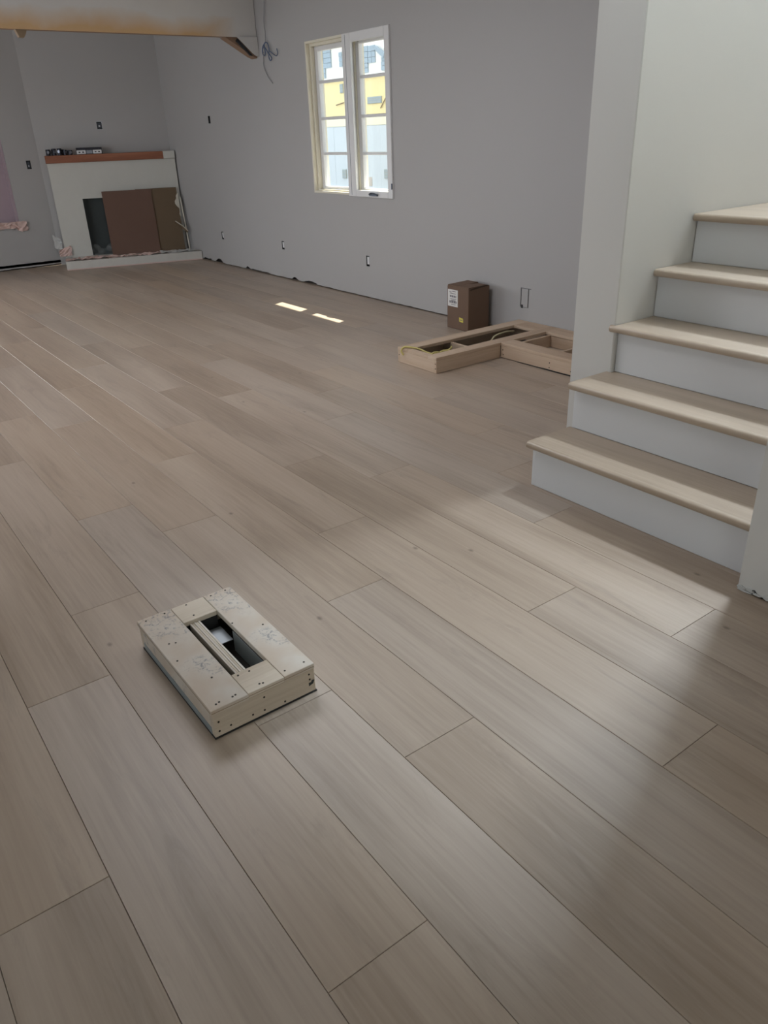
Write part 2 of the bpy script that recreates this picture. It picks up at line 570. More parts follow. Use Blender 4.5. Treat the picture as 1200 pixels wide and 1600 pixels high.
def plank_mesh(w, l):
    x, y = w / 2 - GAPH, l / 2 - GAPH
    x2, y2 = x - CH, y - CH
    v = [(-x, -y, -.0135), (x, -y, -.0135), (x, y, -.0135), (-x, y, -.0135),
         (-x, -y, -CH), (x, -y, -CH), (x, y, -CH), (-x, y, -CH),
         (-x2, -y2, 0), (x2, -y2, 0), (x2, y2, 0), (-x2, y2, 0)]
    f = [(0, 1, 5, 4), (1, 2, 6, 5), (2, 3, 7, 6), (3, 0, 4, 7),
         (4, 5, 9, 8), (5, 6, 10, 9), (6, 7, 11, 10), (7, 4, 8, 11), (8, 9, 10, 11)]
    me = bpy.data.meshes.new('plank')
    me.from_pydata(v, [], f)
    me.materials.append(M['floor'])
    return me

plank_cache = {}
far_field = MB()
for k in range(-10, 25):
    xr = min(X0 - k * PW, 4.16)
    xl = X0 - (k + 1) * PW
    if xl < -3.3:
        continue
    y = ROWS.get(k, random.uniform(0, PL))
    while y > YB:
        y -= PL
    while y < YE:
        a, bq = max(y, YB), min(y + PL, YE)
        y += PL
        if bq - a < 0.02:
            continue
        key = (round(xr - xl, 4), round(bq - a, 4))
        if key not in plank_cache:
            plank_cache[key] = plank_mesh(*key)
        cx, cy = (xl + xr) / 2, (a + bq) / 2
        if xl > -1.0:
            link('plank', plank_cache[key], floor, (cx, cy, 0))
        else:
            me = plank_cache[key]
            n = len(far_field.v)
            far_field.v += [(q.co.x + cx, q.co.y + cy, q.co.z) for q in me.vertices]
            far_field.f += [tuple(n + i for i in p.vertices) for p in me.polygons]
ff = far_field.build('plank_field', M['floor'], floor)
ff['kind'] = 'stuff'

# ------------------------------------------------------------------ setting: walls
def wall_cells(mb, fixed, axis, u0, u1, z0, z1, holes, to3):
    us = sorted({u0, u1} | {h[0] for h in holes} | {h[1] for h in holes})
    zs = sorted({z0, z1} | {h[2] for h in holes} | {h[3] for h in holes})
    for i in range(len(us) - 1):
        for j in range(len(zs) - 1):
            uc, zc = (us[i] + us[i + 1]) / 2, (zs[j] + zs[j + 1]) / 2
            if any(h[0] < uc < h[1] and h[2] < zc < h[3] for h in holes):
                continue
            mb.quad(to3(us[i], zs[j], fixed), to3(us[i + 1], zs[j], fixed),
                    to3(us[i + 1], zs[j + 1], fixed), to3(us[i], zs[j + 1], fixed))

def reveal(mb, h, d0, d1, to3):
    u0, u1, z0, z1 = h
    for (a, b_) in (((u0, z0), (u1, z0)), ((u1, z0), (u1, z1)), ((u1, z1), (u0, z1)), ((u0, z1), (u0, z0))):
        mb.quad(to3(a[0], a[1], d0), to3(b_[0], b_[1], d0), to3(b_[0], b_[1], d1), to3(a[0], a[1], d1))

def ragged(mb, u0, u1, ztop, to3, fixed, seed, lo=0.007, hi=0.013, notch=()):
    rnd = random.Random(seed)
    u = u0
    zc = lo
    while u < u1 - 1e-6:
        st = rnd.uniform(0.015, 0.07)
        un = min(u + st, u1)
        zn = rnd.uniform(lo, hi)
        for (nu, nw, nz_) in notch:
            if abs(un - nu) < nw:
                zn = nz_ * rnd.uniform(0.7, 1.1)
        mb.quad(to3(u, zc, fixed), to3(un, zn, fixed), to3(un, ztop, fixed), to3(u, ztop, fixed))
        u, zc = un, zn

# right wall with the window and the electrical cut-outs
XR = 4.12
tX = lambda u, z, d: (XR + d, u, z)
W1 = (5.425, 6.650, 0.866, 2.081)
boxesR = [(8.722, 8.776, 1.500, 1.575), (8.737, 8.787, 0.284, 0.370), (7.318, 7.370, 0.293, 0.376),
          (5.805, 5.856, 0.278, 0.370), (3.862, 3.946, 0.190, 0.328)]
mb = MB()
ZT = 2.72
wall_cells(mb, 0.0, 0, 2.236, 10.56, 0.10, ZT, [W1] + boxesR, tX)
wall_cells(mb, 0.17, 0, 2.236, 10.56, 0.0, ZT, [W1], tX)
reveal(mb, W1, 0.0, 0.17, tX)
for h in boxesR:
    reveal(mb, h, 0.0, 0.014, tX)
ragged(mb, 2.236, 10.0, 0.10, tX, 0.0, 3, notch=((8.95, .07, .05), (8.2, .05, .035), (7.15, .06, .04), (6.85, .12, .03), (7.9, .2, .022), (9.25, .1, .03)))
wall_right = struct(mb.build('wall_right', M['wall']))
struct(MB().box(4.165, 4.24, 2.3, 10.0, -0.012, 0.16).build('bottom_plate', M['sill_plate'], wall_right))

# back wall with a covered window and a patio door (out of the frame)
YBK = 10.42
tY = lambda u, z, d: (u, YBK + d, z)
W2 = (0.70, 2.295, 0.53, 2.05)
PD = (-1.05, 0.25, 0.03, 2.15)
boxB = (2.515, 2.565, 1.098, 1.192)
mb = MB()
wall_cells(mb, 0.0, 1, -3.2, 2.67, 0.06, ZT, [W2, PD, boxB], tY)
wall_cells(mb, 0.17, 1, -3.2, 2.9, -0.02, ZT, [W2, PD], tY)
reveal(mb, W2, 0, 0.17, tY)
reveal(mb, PD, 0, 0.17, tY)
reveal(mb, boxB, 0, 0.014, tY)
ragged(mb, -3.2, PD[0], 0.06, tY, 0.0, 5)
ragged(mb, PD[1], 2.67, 0.06, tY, 0.0, 6, notch=((2.3, .22, .016), (2.62, .1, .02)))
wall_back = struct(mb.build('wall_back', M['wall']))
struct(MB().box(-0.30, 2.72, YBK + 0.03, YBK + 0.12, -0.012, 0.10).build('bottom_plate', M['sill_plate'], wall_back))

# splayed chimney breast between the back wall and the right wall
BA, BB = Vector((2.67, YBK, 0)), Vector((4.13, 9.967, 0))
bd = (BB - BA).normalized()
bn = Vector((-bd.y, bd.x, 0))
blen = (BB - BA).length
tB = lambda u, z, d: tuple(BA + bd * u + bn * d + Vector((0, 0, z)))
boxC = (0.713, 0.772, 1.494, 1.576)
mb = MB()
wall_cells(mb, 0.0, 0, 0, blen, 0.0, ZT, [boxC], tB)
reveal(mb, boxC, 0, 0.014, tB)
wall_breast = struct(mb.build('wall_chimney', M['wall']))

# other walls of the shell
struct(MB().box(2.679, 6.30, 2.016, 2.236, 0.0, 3.60).build('wall_stairs', M['wall_lit'], bevel=0.004))
mb = MB()
mb.box(2.14, 6.30, -1.6, 1.032, 0.0905, 6.62)
wall_front = struct(mb.build('wall_front', M['wall_lit']))
tP = lambda u, z, d: (2.14 + d, u, z)
mb = MB()
ragged(mb, -1.6, 1.032, 0.0905, tP, 0.0, 11, 0.002, 0.008)
mb.quad((2.14, 1.032, 0.004), (2.30, 1.032, 0.004), (2.30, 1.032, 0.0905), (2.14, 1.032, 0.0905))
struct(mb.build('wall_foot', M['wall_lit'], wall_front))
struct(MB().box(2.155, 2.9, -1.6, 1.022, -0.012, 0.09).build('bottom_plate', M['gap'], wall_front))
# chipped joint compound at the foot of that wall corner
mb = MB()
rnd = random.Random(5)
for (y0, z0, w, h) in ((1.02, .012, .03, .014), (.992, .016, .026, .011), (.965, .009, .034, .008), (.93, .012, .04, .014), (1.005, .004, .05, .006)):
    pts = []
    for s in range(9):
        an = 2 * math.pi * s / 9
        pts.append((y0 + w * .5 * math.cos(an) * rnd.uniform(.7, 1.15), z0 + h * .5 * math.sin(an) * rnd.uniform(.7, 1.2) ))
    mb.prism([(max(p[0], 0.90), max(p[1], 0.0005)) for p in pts], 0, 2.1355, 2.1405)
struct(mb.build('compound_flake', M['compound'], wall_front))
mb = MB()
mb.tube([(2.1392, 1.026, .016), (2.1390, 1.018, .018), (2.1390, 1.008, .014)], .0012, 5)
mb.tube([(2.1390, .985, .016), (2.1386, .976, .019), (2.1386, .972, .016), (2.1386, .983, .005)], .0019, 5)
mb.tube([(2.1390, .972, .016), (2.1388, .962, .008), (2.1388, .950, .004), (2.1390, .935, .010), (2.1390, .927, .004)], .0010, 5)
struct(mb.build('plaster_crack', M['dark'], wall_front))

# stairwell far wall with its upper window, unseen low header shaped to cut the stair light
struct(MB().box(2.14, 6.30, 2.72, 2.80, 2.85, 6.62).build('added_loft_wall', M['wall_lit']))  # unseen loft, added so the wide stair lamp reaches the floor
struct(MB().box(2.30, 6.30, 2.237, 2.72, 3.50, 3.60).build('added_loft_floor', M['ceiling']))
tS = lambda u, z, d: (6.20 + d, u, z)
WS = (1.10, 2.56, 5.70, 6.45)
mb = MB()
wall_cells(mb, 0.0, 0, 1.0, 2.8, 0.0, 6.62, [WS], tS)
wall_cells(mb, 0.10, 0, 1.0, 2.8, 0.0, 6.62, [WS], tS)
reveal(mb, WS, 0, 0.10, tS)
struct(mb.build('wall_landing', M['wall_lit']))
mb = MB()
mb.box(2.14, 2.24, 1.033, 2.236, 1.79, 6.62)
mb.box(2.14, 2.24, 2.2365, 2.719, 2.85, 6.62)
mb.box(2.241, 2.678, 2.05, 2.236, 2.30, 3.60)
struct(mb.build('light_cut_header', M['wall_lit']))
# left wall of the far room with an added glazed door, and the entry side with a window
tL = lambda u, z, d: (-1.2 - d, u, z)
WL1 = (5.6, 8.8, 0.06, 2.15)
mb = MB()
wall_cells(mb, 0.0, 0, 3.26, 10.56, 0.0, ZT, [WL1], tL)
wall_cells(mb, 0.15, 0, 3.26, 10.56, 0.0, ZT, [WL1], tL)
reveal(mb, WL1, 0, 0.15, tL)
struct(mb.build('wall_left', M['wall']))
tL2 = lambda u, z, d: (-3.2 - d, u, z)
WL2 = (0.9, 2.5, 0.25, 1.45)
mb = MB()
wall_cells(mb, 0.0, 0, -1.7, 3.26, 0.0, ZT, [WL2], tL2)
wall_cells(mb, 0.15, 0, -1.7, 3.26, 0.0, ZT, [WL2], tL2)
reveal(mb, WL2, 0, 0.15, tL2)
struct(mb.build('wall_entry', M['wall']))
struct(MB().box(-3.2, 0.20, 3.12, 3.26, 0.0, ZT).build('added_partition', M['wall']))  # unseen partition, put in to keep light off the near left floor
tE = lambda u, z, d: (u, -1.6 - d, z)
ED = (-1.1, 0.7, 0.25, 1.85)  # opening added for the rear fill lamp
mb = MB()
wall_cells(mb, 0.0, 0, -3.3, 2.3, 0.0, ZT, [ED], tE)
wall_cells(mb, 0.15, 0, -3.3, 2.3, 0.0, ZT, [ED], tE)
reveal(mb, ED, 0, 0.15, tE)
struct(mb.build('wall_behind', M['wall']))
# ceilings
tC = lambda u, z, d: (u, z, 2.68 + d)
SKY = (0.63, 2.17, 3.28, 4.82)  # ceiling opening added for the overhead fill lamp
mb = MB()
wall_cells(mb, 0.0, 0, -3.35, 4.30, 2.20, 10.6, [SKY], tC)
wall_cells(mb, 0.25, 0, -3.35, 4.30, 2.20, 10.6, [SKY], tC)
reveal(mb, SKY, 0, 0.25, tC)
struct(mb.build('ceiling', M['ceiling']))
struct(MB().box(-3.35, 2.20, -1.75, 2.20, 2.68, 2.80).build('ceiling_hall', M['ceiling']))
struct(MB().box(2.10, 6.34, 0.9, 2.84, 6.60, 6.70).build('ceiling_stairwell', M['ceiling']))

# ------------------------------------------------------------------ window in the right wall
def ring(mb, x0, x1, y0, y1, z0, z1, ty0, ty1, tz0, tz1):
    mb.box(x0, x1, y0, y0 + ty0, z0, z1)
    mb.box(x0, x1, y1 - ty1, y1, z0, z1)
    mb.box(x0, x1, y0 + ty0, y1 - ty1, z0, z0 + tz0)
    mb.box(x0, x1, y0 + ty0, y1 - ty1, z1 - tz1, z1)
# outer frame
mb = MB()
ring(mb, 4.116, 4.275, 5.425, 6.650, 0.866, 2.081, .018, .018, .018, .018)
win = struct(mb.build('window_1', M['window_wood'], bevel=0.0015))
mb = MB()
ring(mb, 4.150, 4.272, 6.045, 6.632, 0.884, 2.063, .02, .024, .014, .022)
ring(mb, 4.172, 4.270, 5.443, 6.000, 0.884, 2.063, .02, .024, .014, .022)
mb.build('window_stop', M['window_wood'], win, bevel=0.0015)
MB().box(4.112, 4.272, 5.990, 6.052, 0.884, 2.063).build('mullion', M['window'], win, bevel=0.002)
def sash(y0, y1):
    s = struct(MB().box(4.236, 4.238, y0 + .01, y0 + .012, 0.9, 0.902).build('sash', M['window'], win))
    mb = MB()
    ring(mb, 4.185, 4.228, y0, y1, 0.898, 2.041, .045, .045, .022, .036)
    fr_ = mb.build('sash_frame', M['window'], win, bevel=0.003)
    bpy.data.objects.remove(s)
    gz = [0.915, 1.195, 1.480, 1.768, 2.005]
    for i in range(3):
        MB().box(4.186, 4.226, y0 + .045, y1 - .045, gz[i + 1] - .011, gz[i + 1] + .011).build('muntin', M['window'], fr_, bevel=0.003)
    for i in range(4):
        MB().box(4.205, 4.209, y0 + .04, y1 - .04, gz[i] + .006, gz[i + 1] - .006).build('pane', M['glass'], fr_)
    return fr_
sash(6.066, 6.606)
sash(5.465, 5.978)
# flush insect-screen style inner frame on the right half
mb = MB()
ring(mb, 4.104, 4.128, 5.418, 6.056, 0.858, 2.080, .062, .116, .052, .066)
mb.build('inner_frame', M['window'], win, bevel=0.003)
mb = MB()
mb.box(4.1035, 4.105, 6.004, 6.009, 0.87, 2.07)
mb.build('frame_groove', M['metal'], win)
mb = MB()
mb.box(4.092, 4.106, 5.62, 5.735, 0.872, 0.886)
mb.tube([(4.094, 5.735, 0.884), (4.084, 5.70, 0.893), (4.083, 5.65, 0.893), (4.088, 5.615, 0.884)], 0.006, 8)
mb.build('crank_handle', M['metal'], win)
MB().box(4.099, 4.105, 5.418, 5.428, 0.93, 0.975).build('latch', M['metal'], win)

# ------------------------------------------------------------------ covered window in the back wall, patio door, other windows
w2 = struct(MB().box(0.70, 2.295, YBK + 0.085, YBK + 0.10, 0.53, 2.05).build('window_2', M['pinkfilm']))
mb = MB()
mb.box(2.268, 2.294, YBK + 0.02, YBK + 0.085, 0.531, 2.049)
mb.box(0.701, 0.727, YBK + 0.02, YBK + 0.085, 0.531, 2.049)
mb.box(0.727, 2.268, YBK + 0.02, YBK + 0.085, 2.02, 2.049)
mb.build('window_frame', M['pinkfilm'], w2)

def far_window(name, axis, u0, u1, z0, z1, d, nbar):
    mb = MB()
    def bx(a0, a1, c0, c1):
        if axis == 0:
            mb.box(d, d + .05, a0, a1, c0, c1)
        else:
            mb.box(a0, a1, d, d + .05, c0, c1)
    bx(u0, u0 + .05, z0, z1); bx(u1 - .05, u1, z0, z1); bx(u0 + .05, u1 - .05, z0, z0 + .05); bx(u0 + .05, u1 - .05, z1 - .05, z1)
    for i in range(nbar):
        uc = u0 + (u1 - u0) * (i + 1) / (nbar + 1)
        bx(uc - .02, uc + .02, z0 + .05, z1 - .05)
    o = struct(mb.build(name, M['window']))
    pm = MB()
    if axis == 0:
        pm.box(d + .02, d + .024, u0 + .05, u1 - .05, z0 + .05, z1 - .05)
    else:
        pm.box(u0 + .05, u1 - .05, d + .02, d + .024, z0 + .05, z1 - .05)
    pm.build('pane', M['glass'], o)
    return o
far_window('door_1', 1, PD[0], PD[1], PD[2], PD[3], YBK + .06, 1)
far_window('added_side_door', 0, WL1[0], WL1[1], WL1[2], WL1[3], -1.29, 2)  # unseen door added around the side fill lamp
mb = MB()
mb.box(SKY[0], SKY[1], SKY[2], SKY[2] + .05, 2.84, 2.90)
mb.box(SKY[0], SKY[1], SKY[3] - .05, SKY[3], 2.84, 2.90)
mb.box(SKY[0], SKY[0] + .05, SKY[2] + .05, SKY[3] - .05, 2.84, 2.90)
mb.box(SKY[1] - .05, SKY[1], SKY[2] + .05, SKY[3] - .05, 2.84, 2.90)
w5 = struct(mb.build('added_skylight', M['window']))  # unseen skylight frame added above the overhead fill lamp
MB().box(SKY[0] + .05, SKY[1] - .05, SKY[2] + .05, SKY[3] - .05, 2.90, 2.91).build('skylight_lid', M['ceiling'], w5)  # opaque lid closing the added shaft
far_window('window_3', 0, WL2[0], WL2[1], WL2[2], WL2[3], -3.30, 1)
far_window('added_rear_window', 1, ED[0], ED[1], ED[2], ED[3], -1.72, 1)  # unseen window added around the rear fill lamp
far_window('window_4', 0, WS[0], WS[1], WS[2], WS[3], 6.23, 1)

# crumpled masking paper along that window's sill
def crumple(name, mat, u0, u1, zfun, seed, nu, nv, to3, amp, parent=None):
    rnd = random.Random(seed)
    v, f = [], []
    for i in range(nu + 1):
        for j in range(nv + 1):
            u = u0 + (u1 - u0) * i / nu + rnd.uniform(-.3, .3) * (u1 - u0) / nu
            z0_, z1_ = zfun(i / nu)
            z = z0_ + (z1_ - z0_) * j / nv + rnd.uniform(-.25, .25) * (z1_ - z0_) / nv
            v.append(to3(u, z, rnd.uniform(0, amp)))
    for i in range(nu):
        for j in range(nv):
            a = i * (nv + 1) + j
            f.append((a, a + nv + 1, a + nv + 2, a + 1))
    me = bpy.data.meshes.new(name)
    me.from_pydata(v, [], f)
    me.materials.append(mat)
    o = bpy.data.objects.new(name, me)
    COL.objects.link(o)
    if parent:
        o.parent = parent
    so = o.modifiers.new('solid', 'SOLIDIFY')
    so.thickness = 0.0012
    return o
o = crumple('masking_paper', M['pink'], 1.2, 2.37, lambda t: (0.47 - (.035 if t > .9 else 0), 0.545), 21, 34, 4,
            lambda u, z, d: (u, YBK - 0.010 - d, z), 0.035)
tag(o, 'crumpled pinkish masking paper bunched along the sill of the covered window at far left', 'paper')

# ------------------------------------------------------------------ outside: eave, ground, neighbouring house
struct(MB().box(4.30, 9.5, -1, 16, -0.6, -0.5).build('ground', M['ground']))
ev = thing('roof_eave', 'boarded roof overhang outside, above the white window', 'eave', (4.3, 6, 2.6))
MB().box(0.0, 1.02, -2.2, 2.2, 0.0, 0.12).build('eave_board', M['eave'], ev)

nb = thing('neighbor_house', 'pale house under construction with yellow sheathing, seen through the white window', 'house', (7.0, 10, -0.5))
def npart(name, mat, y0, y1, z0, z1, d0=0.0, d1=0.05, parent=None, bevel=0.0):
    o = MB().box(-d1, -d0, y0 - 10, y1 - 10, z0 + .5, z1 + .5).build(name, mat, nb if parent is None else parent, bevel=bevel)
    return o
MB().box(0.0, 0.3, -4, 6, 0, 4.0).build('house_wall', M['stucco'], nb)
npart('wrap_panel', M['wrap'], 6.2, 10.63, -0.5, 1.437, 0, .012)
npart('wrap_panel', M['wrap'], 10.634, 15.5, -0.5, 1.437, 0, .012)
npart('cream_band', M['cream'], 6.2, 15.5, 1.440, 1.575, 0, .018)
npart('yellow_sheathing', M['yellow_sheath'], 6.2, 10.12, 1.577, 2.02, 0, .016)
npart('yellow_sheathing', M['yellow_sheath'], 10.124, 15.5, 1.577, 2.02, 0, .016)
npart('ledge', M['stucco'], 6.2, 15.5, 2.02, 2.06, 0, .05)
npart('frieze_board', M['yellow_sheath'], 10.0, 15.5, 2.462, 2.62, 0, .06)
rnd = random.Random(9)
def shingles(y0, y1, z0, z1):
    rows = max(1, round((z1 - z0) / .06))
    colsn = max(1, round((y1 - y0) / .10))
    for i in range(rows):
        for j in range(colsn):
            a = y0 + (y1 - y0) * j / colsn
            c = z0 + (z1 - z0) * i / rows
            npart('shingle', M['stone'], a + .002, a + (y1 - y0) / colsn - .002, c + .002, c + (z1 - z0) / rows - .002, 0, .012 + rnd.uniform(0, .01))
shingles(10.60, 10.90, 2.20, 2.45)
shingles(10.76, 10.92, 2.08, 2.20)
shingles(10.32, 10.395, 2.19, 2.37)
shingles(9.69, 9.87, 2.19, 2.39)
shingles(9.70, 9.86, 2.08, 2.19)
shingles(9.53, 9.69, 2.185, 2.385)
shingles(9.26, 9.395, 2.08, 2.235)
for (y0, y1, z0, z1) in ((10.31, 10.39, 1.865, 1.98), (9.395, 9.723, 1.70, 1.785), (10.335, 10.438, .745, .868), (9.272, 9.386, .762, .882)):
    vt = npart('wall_vent', M['vent'], y0, y1, z0, z1, 0, .03, bevel=.004)
    for i in range(3):
        zz = z0 + (z1 - z0) * (i + .5) / 3
        npart('louver', M['stone'], y0 + .012, y1 - .012, zz - .004, zz + .004, .03, .034, parent=vt)
npart('beige_patch', M['ext_box'], 9.70, 9.855, .655, .775, 0, .02)
npart('base_ledge', M['stucco'], 6.2, 15.5, .56, .625, 0, .04)
def nbar(p, q, r, mat, name):
    MB().tube([(-.03, p[0] - 10, p[1] + .5), (-.03, q[0] - 10, q[1] + .5)], r, 6).build(name, mat, nb)
nbar((10.50, 1.718), (10.30, 1.742), .007, M['stickwood'], 'batten')
nbar((9.417, 1.64), (9.22, 1.83), .007, M['stickwood'], 'batten')
sl = MB().prism([(-.51, 2.872), (-.50, 2.832), (-.69, 2.72), (-.72, 2.77)], 0, -.05, -.012)
sl.build('slanted_board', M['stone'], nb)

# ------------------------------------------------------------------ ceiling beam in masking paper
bm_ = thing('ceiling_beam', 'ceiling beam wrapped in tan masking paper with white overspray, at top left', 'beam', (0, 7.5, 2.19))
me = MB()
nx = 60
rnd = random.Random(4)
for i in range(nx):
    xa, xb = -3.19 + 7.305 * i / nx, -3.19 + 7.305 * (i + 1) / nx
    for j in range(4):
        za, zb = 0.0 + .48 * j / 4, .48 * (j + 1) / 4
        f_ = lambda x, z: (x, -.006 * abs(math.sin(x * 3.1 + z * 9)) - (.004 * math.sin(x * 11) if z < .01 else 0), z)
        me.quad(f_(xa, za), f_(xb, za), f_(xb, zb), f_(xa, zb))
me.build('masking_paper', M['kraft'], bm_)
MB().box(-3.19, 4.118, 0.006, 0.10, 0.003, 0.48).build('beam_core', M['kraft_plain'], bm_)
mb = MB()
mb.prism([(3.80, 0.0), (4.118, 0.0), (4.118, -0.165), (4.075, -0.15)], 1, 0.02, 0.13)
mb.build('corbel', M['kraft_plain'], bm_)
mb = MB()
mb.prism([(3.90, 0.0), (4.112, 0.004), (4.116, -0.155), (4.085, -0.15), (4.05, -0.13), (3.97, -0.06)], 1, -0.022, -0.019)
mb.build('paper_flap', M['kraft_white'], bm_)
MB().prism([(3.915, -0.012), (4.06, -0.148), (4.035, -0.145), (3.90, -0.03)], 1, -0.006, 0.018).build('flap_gap_strip', M['dark'], bm_)  # dark sliver set in the gap between flap and corbel
MB().prism([(1.955, 0.002), (2.045, 0.002), (2.03, -0.03), (2.012, -0.055), (1.975, -0.052)], 1, 0.02, 0.07).build('wood_bracket', M['stickwood'], bm_)

# ------------------------------------------------------------------ staircase
R_, RUN, YL, X1, NZ, TT = 0.20095, 0.23313, 2.0158, 2.2332, 0.035, 0.030
st = thing('staircase', 'staircase of pale oak treads and white risers beside the white stair wall', 'stairs', (X1, 1.5, 0))
sx, sy = X1, 1.5
NS = 5
for k in range(NS):
    xk = X1 + k * RUN
    yl = YL - 0.004 if k >= 2 else YL - 0.002
    mb = MB().box(xk - sx, xk + .016 - sx, 1.036 - sy, yl - sy, k * R_ + .0008, (k + 1) * R_ - TT - .0005)
    mb.build('riser', M['trim'], st, bevel=0.001)
for k in range(NS):
    xk = X1 + k * RUN
    xb = xk + RUN - .001 if k < NS - 1 else 6.19
    if k == 1:
        xb = 2.6772
    z1 = (k + 1) * R_
    yl = 2.037 if k < 2 else 2.0125
    if k == 2:
        yl = 2.0125
    r = TT / 2
    prof = [(xb - sx, z1 - TT), (xb - sx, z1)]
    xn = xk - NZ + r
    for s in range(9):
        an = math.pi / 2 + math.pi * s / 8
        prof.append((xn + r * math.cos(an) - sx, z1 - r + r * math.sin(an)))
    mb = MB().prism(prof, 1, 1.036 - sy, yl - sy)
    if k == 1:
        mb.box(2.6773 - sx, xk + RUN - .001 - sx, 1.036 - sy, 2.0125 - sy, z1 - TT, z1)
    tr = mb.build('tread', M['tread'], st)
    for p in tr.data.polygons:
        if len(p.vertices) == 4 and abs(p.normal.y) < .1 and p.area < 0.02:
            p.use_smooth = True
    bmx = bmesh.new()
    bmx.from_mesh(tr.data)
    for e in bmx.edges:
        if e.is_manifold and e.calc_face_angle(0) > 0.7:
            e.smooth = False
    bmx.to_mesh(tr.data)
    bmx.free()
# nosing return of the third tread, in front of the wall end
z1 = 3 * R_
r = TT / 2
prof = []
xn = X1 + 2 * RUN - NZ + r
prof = [(2.676 - sx, z1 - TT), (2.676 - sx, z1)]
for s in range(9):
    an = math.pi / 2 + math.pi * s / 8
    prof.append((xn + r * math.cos(an) - sx, z1 - r + r * math.sin(an)))
MB().prism(prof, 1, 2.0127 - sy, 2.036 - sy).build('nosing_return', M['tread'], st)
# closed white stringer side under the first two treads
mb = MB()
mb.prism([(X1 + .001 - sx, .0008), (2.676 - sx, .0008), (2.676 - sx, 2 * R_ - TT - .001), (X1 + RUN + .002 - sx, 2 * R_ - TT - .001),
          (X1 + RUN + .002 - sx, R_ - TT - .001), (X1 + .001 - sx, R_ - TT - .001)], 1, YL - .0015 - sy, YL + .012 - sy)
mb.build('stringer', M['trim'], st)

# ------------------------------------------------------------------ vent box in the middle of the floor
vx0, vx1, vy0, vy1, vh = 0.504, 0.803, 1.467, 1.967, 0.093
vb = thing('vent_box', 'whitewashed plywood vent riser box with a slotted top, alone on the open floor', 'box', (vx0, vy0, 0))
def vp(name, mat, x0, x1, y0, y1, z0, z1, bevel=0.0012, parent=vb):
    cx, cy, cz = (x0 + x1) / 2, (y0 + y1) / 2, (z0 + z1) / 2
    o = MB().box(x0 - cx, x1 - cx, y0 - cy, y1 - cy, z0 - cz, z1 - cz).build(name, mat, parent, bevel=bevel)
    o.location = (cx - vx0, cy - vy0, cz)
    return o
TB = 0.016
zt0 = vh - TB
vp('top_board', M['smudge'], vx0 - .003, vx0 + .1015, vy0 - .004, vy1 + .002, zt0, vh)
vp('top_board', M['smudge'], vx0 + .2085, vx1 + .001, vy0 - .001, vy1 + .001, zt0, vh + .0008)
vp('end_board', M['ply_x'], vx0 + .1025, vx0 + .2080, vy0 - .001, vy0 + .096, zt0, vh - .0004)
vp('end_board', M['ply_x'], vx0 + .1025, vx0 + .2080, vy0 + .403, vy1 + .001, zt0, vh - .0004)
vp('front_board', M['ply_x'], vx0, vx1, vy0, vy0 + .018, 0.004, zt0 - .0008)
vp('back_board', M['ply_x'], vx0, vx1, vy1 - .018, vy1, 0.004, zt0 - .0008)
sb = vp('side_board', M['smudge'], vx0, vx0 + .018, vy0 + .0185, vy1 - .0185, 0.026, zt0 - .0008)
vp('side_board', M['smudge'], vx1 - .018, vx1, vy0 + .0185, vy1 - .0185, 0.004, zt0 - .0008)
vp('base_strip', M['duct'], vx0 - .001, vx0 + .016, vy0 + .0185, vy1 - .0185, 0.0035, 0.0255)
vp('dark_base_layer', M['dark'], vx0 - .002, vx1 + .003, vy0 - .002, vy1 - .006, 0.0006, 0.0036, bevel=0)  # thin dark layer under the box, slightly wider than it
# ply strip standing on edge in the slot, layered
for i in range(5):
    xa = vx0 + .119 + i * .0064
    vp('ply_layer', M['ply'] if i % 2 == 0 else M['ply_x'], xa, xa + .0056, vy0 + .02, vy0 + .402, 0.008, 0.083 - (.001 if i % 2 else 0), bevel=0.0005)
for (x0, x1) in ((vx0 - .002, vx0 + .1010), (vx0 + .1035, vx0 + .2075), (vx0 + .2095, vx1)):
    ov = .0046 if x1 < vx0 + .102 else .0016
    vp('ply_line', M['edge_line'], x0, x1, vy0 - ov, vy0 - ov + .0012, zt0 + .0064, zt0 + .0078, bevel=0)
vp('ply_line', M['edge_line'], vx0 - .0036, vx0 - .0022, vy0, vy1, zt0 + .0064, zt0 + .0078, bevel=0)
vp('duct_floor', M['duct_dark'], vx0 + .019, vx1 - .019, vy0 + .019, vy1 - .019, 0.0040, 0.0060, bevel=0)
vp('duct_side', M['duct'], vx0 + .206, vx0 + .208, vy0 + .02, vy0 + .30, 0.0062, zt0 - .002, bevel=0)
vp('damper_plate', M['galv'], vx0 + .162, vx0 + .205, vy0 + .30, vy0 + .385, 0.045, 0.047, bevel=0)
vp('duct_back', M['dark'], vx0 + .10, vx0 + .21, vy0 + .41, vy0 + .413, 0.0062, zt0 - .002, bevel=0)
scr = MB().cyl((0, 0), .0029, 2, 0, .0008, 10).mesh('screw', M['screw'])
for (x, y) in ((0.523, 1.952), (0.582, 1.955), (0.652, 1.957), (0.647, 1.89), (0.733, 1.955), (0.782, 1.955), (0.784, 1.714), (0.7175, 1.777), (0.785, 1.487), (0.726, 1.487), (0.652, 1.547), (0.62, 1.549), (0.648, 1.483), (0.657, 1.480), (0.579, 1.483), (0.570, 1.481), (0.534, 1.484), (0.524, 1.481), (0.562, 1.586), (0.519, 1.711), (0.549, 1.793), (0.532, 1.80)):
    link('screw', scr, vb, (x - vx0, y - vy0, vh + (.0008 if x > .713 else 0)))
